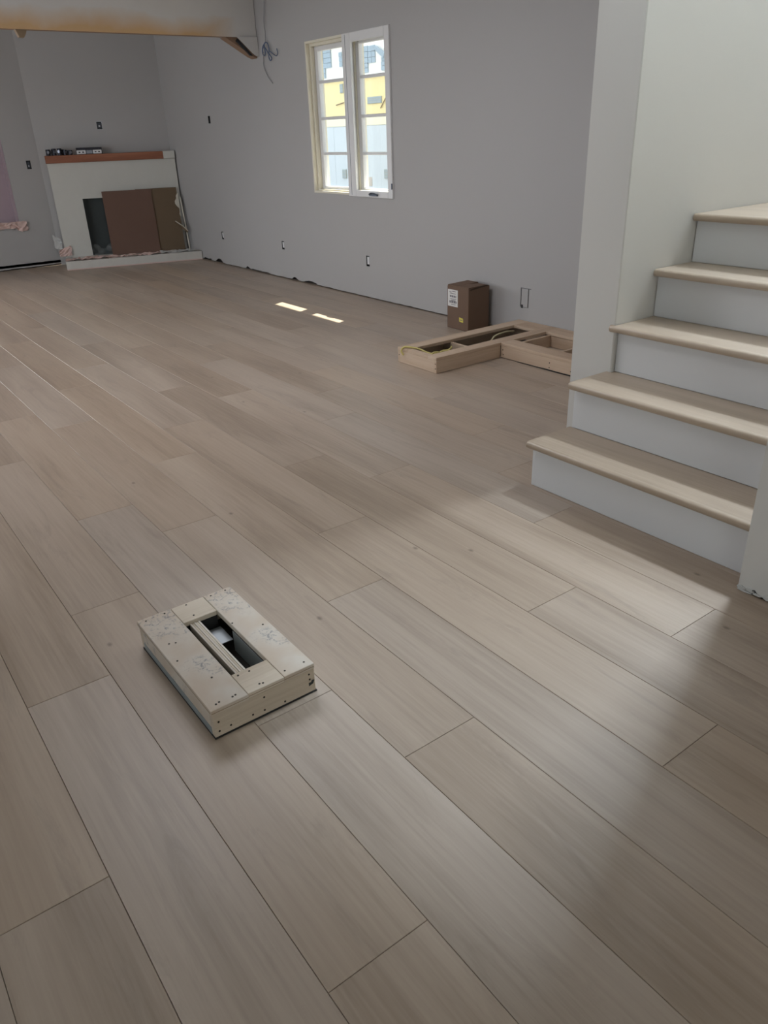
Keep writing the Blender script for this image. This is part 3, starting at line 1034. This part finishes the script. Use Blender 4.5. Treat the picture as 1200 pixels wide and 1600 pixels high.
for (x, z) in ((0.518, 0.049), (0.517, 0.02), (0.549, 0.022), (0.612, 0.021), (0.649, 0.059), (0.646, 0.018), (0.707, 0.014), (0.786, 0.064), (0.787, 0.047)):
    link('screw', scr, vb, (x - vx0, -.0001, z), (math.pi / 2, 0, 0))
MB().prism([(.279, .026), (.292, .030), (.297, .040), (.290, .042), (.286, .036), (.279, .036)], 1, -.0012, 0.001).build('splintered_corner', M['dark'], vb)

# ------------------------------------------------------------------ L-shaped cabinet plinth
PH = 0.100
px0, py0 = 2.995, 3.555
pl = thing('cabinet_plinth', 'L-shaped low pine toe-kick frame lying on the floor against the right wall', 'plinth', (px0, py0, 0))
def pp(name, x0, x1, y0, y1, z0=0.001, z1=PH, mat=None, bevel=0.0015):
    mat = mat or (M['pine'] if (x1 - x0) > (y1 - y0) else M['pine_y'])
    cx, cy, cz = (x0 + x1) / 2, (y0 + y1) / 2, (z0 + z1) / 2
    o = MB().box(x0 - cx, x1 - cx, y0 - cy, y1 - cy, z0 - cz, z1 - cz).build(name, mat, pl, bevel=bevel)
    o.location = (cx - px0, cy - py0, cz)
    return o
F = 0.019
# bar toward the room: face boards, then flat rails on top
yb0, yb1 = 3.555, 3.945
pp('end_board', 2.998, 2.998 + F, yb0 + F, yb1 - F, z1=PH - .020)
pp('side_board', 2.998, 3.548, yb0, yb0 + F, z1=PH - .020)
pp('side_board', 2.998, 4.115, yb1 - F, yb1, z1=PH - .020)
pp('top_rail', 2.998, 4.115, yb0, yb0 + .088, PH - .0195, PH)
pp('top_rail', 2.998, 4.115, yb1 - .100, yb1, PH - .0195, PH)
pp('top_stile', 2.998, 2.998 + .040, yb0 + .0885, yb1 - .1005, PH - .0195, PH)
pp('cross_board', 3.372, 3.391, yb0 + F + .001, yb1 - F - .001, z1=PH - .020)
pp('cross_board', 4.00, 4.019, yb0 + F + .001, yb1 - F - .001, z1=PH - .020)
pp('top_stile', 3.962, 4.115, yb0 + .0885, yb1 - .1005, PH - .0195, PH)
# second bar, running toward the stairs
xq = 3.55
yq = 2.30
pp('side_board', xq, xq + F, yq, yb0 - .0005, 0.004, z1=PH - .020)
pp('top_rail', xq, xq + .115, yq, yb0 - .0005, PH - .0195, PH)
pp('side_board', 3.985, 4.004, yq, yb0 - .0005, z1=PH - .020)
pp('top_rail', 3.975, 4.115, yq, yb0 - .0005, PH - .0195, PH)
pp('cross_board', xq + F + .0005, 3.9845, 3.515, 3.534, z1=PH - .020)
pp('cross_board', xq + F + .0005, 3.9845, 3.20, 3.219, z1=PH - .030)
pp('cross_board', xq + F + .0005, 3.9845, 2.66, 2.679, z1=PH - .030)
pp('shadow_lining', 3.393, 3.998, yb0 + .021, yb1 - .021, 0.001, 0.004, M['gap'], 0)  # dark sheets standing in for the shade on the bay floors
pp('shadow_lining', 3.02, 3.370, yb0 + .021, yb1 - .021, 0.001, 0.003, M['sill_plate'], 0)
# ragged dark gap under the second bar
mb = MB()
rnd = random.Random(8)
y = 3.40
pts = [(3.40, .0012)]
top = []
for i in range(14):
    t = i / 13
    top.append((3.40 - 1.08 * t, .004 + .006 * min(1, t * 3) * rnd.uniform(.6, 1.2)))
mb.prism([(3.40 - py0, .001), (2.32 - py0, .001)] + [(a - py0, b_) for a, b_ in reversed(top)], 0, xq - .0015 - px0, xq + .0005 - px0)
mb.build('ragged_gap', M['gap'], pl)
scr2 = MB().cyl((0, 0), .004, 0, -.0008, 0.0, 8).mesh('screw', M['screw'])
for (x, y, z) in ((2.998, 3.565, .06), (2.998, 3.565, .03), (2.998, 3.93, .05), (xq, 3.53, .025), (xq, 3.535, .055), (xq, 3.13, .05), (xq, 3.13, .02), (xq, 2.96, .03)):
    link('screw', scr2, pl, (x - px0, y - py0, z))

# cables lying in the plinth's bays
def catmull(pts, n=8):
    P = [Vector(p) for p in pts]
    P = [P[0] * 2 - P[1]] + P + [P[-1] * 2 - P[-2]]
    out = []
    for i in range(1, len(P) - 2):
        for s in range(n):
            t = s / n
            out.append(.5 * ((2 * P[i]) + (-P[i - 1] + P[i + 1]) * t + (2 * P[i - 1] - 5 * P[i] + 4 * P[i + 1] - P[i + 2]) * t * t
                             + (-P[i - 1] + 3 * P[i] - 3 * P[i + 1] + P[i + 2]) * t ** 3))
    out.append(P[-2])
    return out
mb = MB()
mb.tube(catmull([(2.989, 3.875, .058), (2.984, 3.89, .085), (3.000, 3.88, .108), (3.03, 3.845, .108), (3.065, 3.80, .098), (3.08, 3.74, .084), (3.10, 3.69, .080),
                 (3.15, 3.70, .080), (3.19, 3.72, .078), (3.24, 3.72, .076), (3.29, 3.75, .076), (3.335, 3.80, .066)]), .0062, 8)
mb.tube(catmull([(3.060, 3.675, .086), (3.10, 3.70, .088), (3.14, 3.685, .084), (3.17, 3.71, .080), (3.22, 3.70, .076), (3.26, 3.73, .070)]), .0062, 8)
mb.tube(catmull([(3.05, 3.68, .07), (3.060, 3.72, .06), (3.09, 3.76, .06), (3.18, 3.74, .064), (3.26, 3.70, .070)]), .0062, 8)
tag(mb.build('electric_cable', M['cable'], smooth=True), 'yellow cable looping out over the near end of the pine plinth', 'cable')
mb = MB()
mb.tube(catmull([(3.40, 3.69, .050), (3.50, 3.69, .058), (3.60, 3.71, .066), (3.70, 3.765, .080), (3.80, 3.785, .084), (3.88, 3.81, .074), (3.95, 3.83, .060)]), .0065, 8)
tag(mb.build('electric_cable', M['cable_white'], smooth=True), 'cream cable lying in the dark far bay of the plinth, nearest the wall', 'cable')

# ------------------------------------------------------------------ shipping carton
cx0, cx1, cy0, cy1, chh = 3.872, 4.082, 4.225, 4.462, 0.318
ct = thing('shipping_carton', 'tall brown cardboard carton with a white label, by the right wall behind the plinth', 'carton', (cx0, cy0, 0))
MB().box(0, cx1 - cx0, 0, cy1 - cy0, .0005, chh - .004).build('carton_body', M['card'], ct, bevel=0.005, seg=2)
w_, d_ = cx1 - cx0, cy1 - cy0
mb = MB()
mb.prism([(0.002, chh - .0038), (0.004, chh + .002), (w_ * .5, chh + .004), (w_ - .012, chh - .001), (w_ - .001, chh - .0038)], 1, .002, d_ / 2 - .0008)
mb.build('top_flap', M['card'], ct, bevel=.001)
mb = MB()
mb.prism([(0.002, chh - .0038), (0.004, chh + .002), (w_ * .5, chh + .004), (w_ - .006, chh + .006), (w_ - .001, chh - .0038)], 1, d_ / 2 + .0008, d_ - .002)
mb.build('top_flap', M['card'], ct, bevel=.001)
MB().prism([(.02, chh - .010), (.07, chh - .003), (w_ - .06, chh + .0035), (w_ - .03, chh + .004), (w_ - .002, chh - .004), (.004, chh - .020)], 1, -.0016, .001).build('flap_fold', M['card_dark'], ct)
lb = MB().box(-.0012, .0008, .118, .228, .165, .288).build('shipping_label', M['label'], ct)
for (y0, y1, z0, z1) in ((.135, .205, .232, .246), (.128, .21, .19, .206), (.142, .19, .2065, .212)):
    n_ = 9
    for i in range(n_):
        a = y0 + (y1 - y0) * i / n_
        MB().box(-.0018, -.0011, a, a + (y1 - y0) / n_ * (.45 + .4 * ((i * 7) % 3) / 2), z0, z1).build('barcode_bar', M['ink'], lb)
for (y0, y1, z0) in ((.14, .18, .274), (.185, .21, .268), (.14, .205, .258), (.135, .2, .218), (.14, .19, .178)):
    MB().box(-.0016, -.0011, y0, y1, z0, z0 + .0035).build('print_line', M['ink'], lb)
sk = MB().prism([(.055, .060), (.098, .064), (.100, .094), (.058, .090)], 0, -.0012, .0006).build('sticker', M['yellow'], ct)
MB().box(-.0016, -.0011, .064, .092, .074, .079).build('print_line', M['ink'], sk)

# ------------------------------------------------------------------ fireplace
TH = math.radians(16.1)
FO = (4.113, 9.392, 0)
fp = thing('fireplace', 'white painted fireplace with a raw wood mantel in the far corner', 'fireplace', FO, -TH)
# local x = to the right (negative = left), y = into the wall
xl, xr_ = -1.594, -0.128
fxl, fxr, fz0, fz1 = -1.279, -0.42, 0.112, 0.752
yf = 0.40
yb_ = 0.52
mb = MB()
mb.prism([(xl, .101), (fxl, .101), (fxl, fz1), (fxr, fz1), (fxr, .101), (xr_, .101), (xr_, 1.150), (xl, 1.150)], 1, yf, yf + .06)
mb.box(xl, fxl, yf + .06, yb_, .101, 1.150)
mb.build('surround', M['brick_white'], fp)
mb = MB()
mb.box(fxl + .001, fxr - .001, .505, .517, .101, fz1 - .001)
mb.box(fxl + .001, fxl + .012, yf + .02, .504, .101, fz1 - .001)
mb.box(fxr - .012, fxr - .001, yf + .02, .504, .101, fz1 - .001)
mb.box(fxl + .012, fxr - .012, yf + .02, .504, .101, .108)
mb.build('firebox', M['firebox_dark'], fp)
# mantel shelf: raw wood with its right end painted
mb = MB().box(-1.604, -.262, yf - .022, .535, 1.151, 1.233)
mb.build('mantel', M['mantel_raw'], fp, bevel=.003)
mb = MB().prism([(-.2615, yf - .022), (-.125, yf - .022), (-.150, .505), (-.2615, .505)], 2, 1.151, 1.235)
mb.build('mantel_end', M['brick_white'], fp, bevel=.003)
MB().prism([(-1.604, 0), (-.001, 0), (-.146, .50), (-1.604, .50)], 2, .0008, .100).build('hearth', M['hearth'], fp, bevel=.006)
MB().box(-1.602, -.002, -.0035, 0.0005, .001, .012).build('hearth_edge', M['pink'], fp)
o = crumple('plastic_sheet', M['poly'], fxl + .004, -1.02, lambda t: (.104, .20 + .03 * math.sin(t * 9)), 31, 10, 6,
            lambda u, z, d: (u, yf + .005 + d * .5, z), .03, fp)

def fthing(name, label, cat, x, y, z, rz=0.0, group=None):
    M4 = Matrix.Translation(Vector(FO)) @ Matrix.Rotation(-TH, 4, 'Z')
    p = M4 @ Vector((x, y, z))
    return thing(name, label, cat, p, -TH + rz, group)

# leaning cardboard sheets in front of the firebox
cb = fthing('cardboard_sheet', 'wide dark brown cardboard sheet leaning across the fireplace opening', 'cardboard', -.76, .245, .1008)
def lean_sheet(parent, x0, x1, h, lean, t, mat, name):
    pts = [(0.0, 0.0), (t, 0.0), (t + lean, h), (lean, h)]
    MB().prism(pts, 0, x0, x1).build(name, mat, parent, bevel=.0006)
lean_sheet(cb, -.292, .285, .722, .10, .005, M['board'], 'sheet')
cb2 = fthing('cardboard_sheet', 'narrower olive brown cardboard sheet behind the wide one, right side of the fireplace', 'cardboard', -.76, .262, .1008)
lean_sheet(cb2, .10, .592, .726, .10, .005, M['board2'], 'sheet')
mb = MB()
rnd = random.Random(2)
pts = [(.592, .66)]
z = .66
while z > .40:
    z -= .03
    pts.append((.560 + rnd.uniform(-.012, .012) + (.03 if z < .5 else 0), z))
pts += [(.600, .40), (.600, .66)]
mb.prism([(p[0], p[1]) for p in pts], 1, .05, .054)
o = mb.build('torn_edge', M['white_stick'], cb2)
# split painted stick against the sheet's right edge
sk_ = fthing('wooden_stick', 'thin whitish stick standing by the right edge of the leaning cardboard', 'stick', -.118, .22, .1008)
mb = MB()
mb.tube([(0, 0, .003), (-.004, .09, .33), (-.02, .11, .62)], .009, 6)
mb.build('stick', M['white_stick'], sk_)
st2 = fthing('wooden_stick', 'short broken stick tilted across the right edge of the leaning cardboard', 'stick', -.18, .22, .31)
mb = MB()
mb.tube([(-.075, .0, .125), (.01, -.012, .06), (.065, -.008, .005)], .016, 6)
mb.build('stick', M['board2'], st2)
mb = MB()
mb.tube([(-.07, -.006, .14), (.015, -.026, .075), (.068, -.022, .014)], .006, 6)
mb.build('stick_edge', M['white_stick'], st2)

# pink masking paper strip along the hearth
M4 = Matrix.Translation(Vector(FO)) @ Matrix.Rotation(-TH, 4, 'Z')
def hp(u, z, d):
    return tuple(M4 @ Vector((u, .012 + z, .1015 + d)))
o = crumple('masking_paper', M['pink'], -1.605, -.50, lambda t: (0, .10 + .05 * math.sin(t * 7)), 41, 36, 4, hp, .030)
tag(o, 'crumpled pink masking paper strip lying along the hearth front', 'paper')
def hp2(u, z, d):
    return tuple(M4 @ Vector((u, .03 + z, .1015 + d)))
o = crumple('masking_paper', M['compound'], -.49, -.06, lambda t: (0, .17), 43, 14, 5, hp2, .022)
tag(o, 'crumpled whitish paper on the right end of the hearth', 'paper')
o = crumple('masking_paper', M['pink'], -1.66, -1.52, lambda t: (.122, .19 + .05 * t), 44, 5, 5, lambda u, z, d: tuple(M4 @ Vector((u, yf - .012 - d * .6, z))), .05)
tag(o, 'small wad of peach masking paper at the left foot of the fireplace', 'paper')
o = crumple('masking_paper', M['compound'], -1.70, -1.612, lambda t: (.21 - .02 * t, .37 - .06 * t), 45, 4, 6, lambda u, z, d: tuple(M4 @ Vector((u, yf - .006 - d * .4 + (.06 if u < -1.61 else 0), z))), .03)
tag(o, 'loose white paper peeling at the lower left edge of the fireplace', 'paper')

# ------------------------------------------------------------------ things on the mantel
ztop = 1.2335
mi = fthing('outlet_strip', 'row of dark metal boxes with white two-hole fronts on the mantel', 'outlet box', -1.10, .41, ztop)
MB().box(-.145, .145, .012, .085, .0006, .072).build('metal_back', M['darksteel'], mi, bevel=.004)
for (x0, x1, mat, nm) in ((-.142, -.040, M['white_plastic'], 'white_front'), (.040, .138, M['white_plastic'], 'white_front'), (-.034, .034, M['steel'], 'steel_front')):
    f_ = MB().box(x0, x1, -.002, .0115, .003, .044).build(nm, mat, mi, bevel=.003)
    if nm == 'white_front':
        for q in (.3, .7):
            xx = x0 + (x1 - x0) * q
            MB().box(xx - .010, xx + .010, -.0032, -.0015, .017, .030).build('hole', M['dark'], f_)
rnd = random.Random(12)
spots = [(-1.555, .41, .0), (-1.49, .42, .4), (-1.43, .41, -.3), (-1.37, .43, .9), (-1.315, .41, .2), (-1.50, .47, 1.1), (-1.40, .475, .5)]
labs = ['dark metal fitting at the left end of the mantel', 'dark metal fitting second from the left end of the mantel',
        'shiny dark metal fitting in the middle of the mantel cluster', 'dark metal fitting right of the cluster middle on the mantel',
        'dark metal fitting nearest the row of white-fronted boxes', 'dark metal fitting behind the leftmost fittings on the mantel',
        'dark metal fitting behind the middle of the mantel cluster']
for (x, y, a), lb_ in zip(spots, labs):
    j = fthing('metal_fitting', lb_, 'fitting', x, y, ztop, a, 'metal fittings on the mantel')
    h = rnd.uniform(.05, .085)
    MB().cyl((0, 0), .026, 2, .0005, h, 10).build('fitting_body', M['darksteel'], j, bevel=.003)
    MB().cyl((0, h * .55), .017, 1, -.034, .034, 8).build('fitting_neck', M['steel'], j, bevel=.002)

# ------------------------------------------------------------------ electrical boxes in their cut-outs
def ebox(label, to3, h, style):
    u0, u1, z0, z1 = h
    e = .0008
    c = to3((u0 + u1) / 2, z0, 0.0)
    root = thing('electrical_box', label, 'electrical box', c)
    def rel(p):
        return (p[0] - c[0], p[1] - c[1], p[2] - c[2])
    def bx(name, mat, a0, a1, b0, b1, d0, d1, par=root):
        mb = MB()
        P = [rel(to3(u, z, d)) for d in (d0, d1) for (u, z) in ((a0, b0), (a1, b0), (a1, b1), (a0, b1))]
        mb.v = P
        mb.f = [(0, 1, 2, 3), (7, 6, 5, 4), (0, 4, 5, 1), (1, 5, 6, 2), (2, 6, 7, 3), (3, 7, 4, 0)]
        return mb.build(name, mat, par)
    a0, a1, b0, b1 = u0 + e, u1 - e, z0 + e, z1 - e
    t = .003
    wallm = M['dark'] if style != 'pale' else M['grey_wire']
    bx('back', wallm, a0, a1, b0, b1, .052, .055)
    bx('side', wallm, a0, a0 + t, b0, b1, .001, .052)
    bx('side', wallm, a1 - t, a1, b0, b1, .001, .052)
    bx('side', wallm, a0 + t, a1 - t, b0, b0 + t, .001, .052)
    bx('side', wallm, a0 + t, a1 - t, b1 - t, b1, .001, .052)
    if style == 'device':
        bx('device', M['bluebox'], a0 + .010, a1 - .010, b0 + .014, b1 - .014, .004, .03)
        bx('wire_end', M['white_plastic'], a0 + .018, a1 - .022, b0 + .026, b0 + .040, -.001, .004)
    elif style == 'half':
        bx('mud_ring', M['white_plastic'], a0 + .012, a1 - .006, b0 + .016, b1 - .010, .006, .012)
    elif style == 'pale':
        bx('cover', M['wall'], a0 + .009, a1 - .011, b0 + .004, b1 - .005, -.0015, .03)
        bx('tear', M['dark'], a1 - .03, a1 - .012, b0 - .006, b0 + .018, -.0022, -.0014)
        bx('tear', M['dark'], a0 - .018, a0 + .002, b1 - .004, b1 - .0005, -.0008, -.0002)
    else:
        bx('wire_end', M['steel'], a0 + .014, a0 + .02, b0 + .01, b1 - .03, .02, .026)
    return root
ebox('dark electrical box high on the right wall near the far corner', tX, boxesR[0], 'dark')
ebox('small electrical box low on the right wall, nearest the fireplace', tX, boxesR[1], 'half')
ebox('small electrical box low on the right wall, left of the window', tX, boxesR[2], 'half')
ebox('electrical box low on the right wall, straight below the window', tX, boxesR[3], 'half')
ebox('double electrical box with pale cover on the wall above the plinth', tX, boxesR[4], 'pale')
ebox('electrical box on the back wall left of the fireplace', tY, boxB, 'device')
ebox('electrical box on the chimney wall above the mantel', tB, boxC, 'device')

# ------------------------------------------------------------------ hanging wire by the beam
wr = thing('hanging_wire', 'thin wire with a blue tangled coil hanging on the wall beside the beam', 'wire', (4.105, 7.30, 2.10))
def wv(pts):
    return [(d - 4.105, y - 7.30, z - 2.10) for (y, z, d) in pts]
mb = MB()
mb.tube(catmull(wv([(7.281, 2.679, 4.108), (7.275, 2.46, 4.105), (7.31, 2.30, 4.105), (7.295, 2.22, 4.100), (7.30, 2.13, 4.098)])), .0035, 6)
mb.tube(catmull(wv([(7.365, 2.06, 4.100), (7.385, 2.0, 4.108), (7.392, 1.95, 4.109), (7.34, 1.87, 4.109), (7.285, 1.825, 4.109), (7.25, 1.80, 4.108)])), .0035, 6)
mb.build('lead', M['grey_wire'], wr, smooth=True)
mb = MB()
mb.tube(catmull(wv([(7.30, 2.14, 4.098), (7.35, 2.10, 4.09), (7.375, 2.05, 4.10), (7.35, 2.035, 4.105), (7.31, 2.06, 4.09), (7.305, 2.12, 4.085), (7.27, 2.13, 4.095),
                    (7.25, 2.08, 4.10), (7.265, 2.02, 4.10), (7.235, 1.985, 4.095), (7.215, 2.005, 4.10), (7.25, 2.05, 4.085), (7.30, 2.10, 4.08), (7.345, 2.08, 4.085),
                    (7.36, 2.055, 4.095)])), .005, 6)
mb.tube(catmull(wv([(7.24, 2.06, 4.10), (7.19, 2.035, 4.105), (7.14, 2.015, 4.106), (7.11, 2.03, 4.107), (7.12, 2.07, 4.108)])), .004, 6)
mb.build('coil', M['blue_wire'], wr, smooth=True)
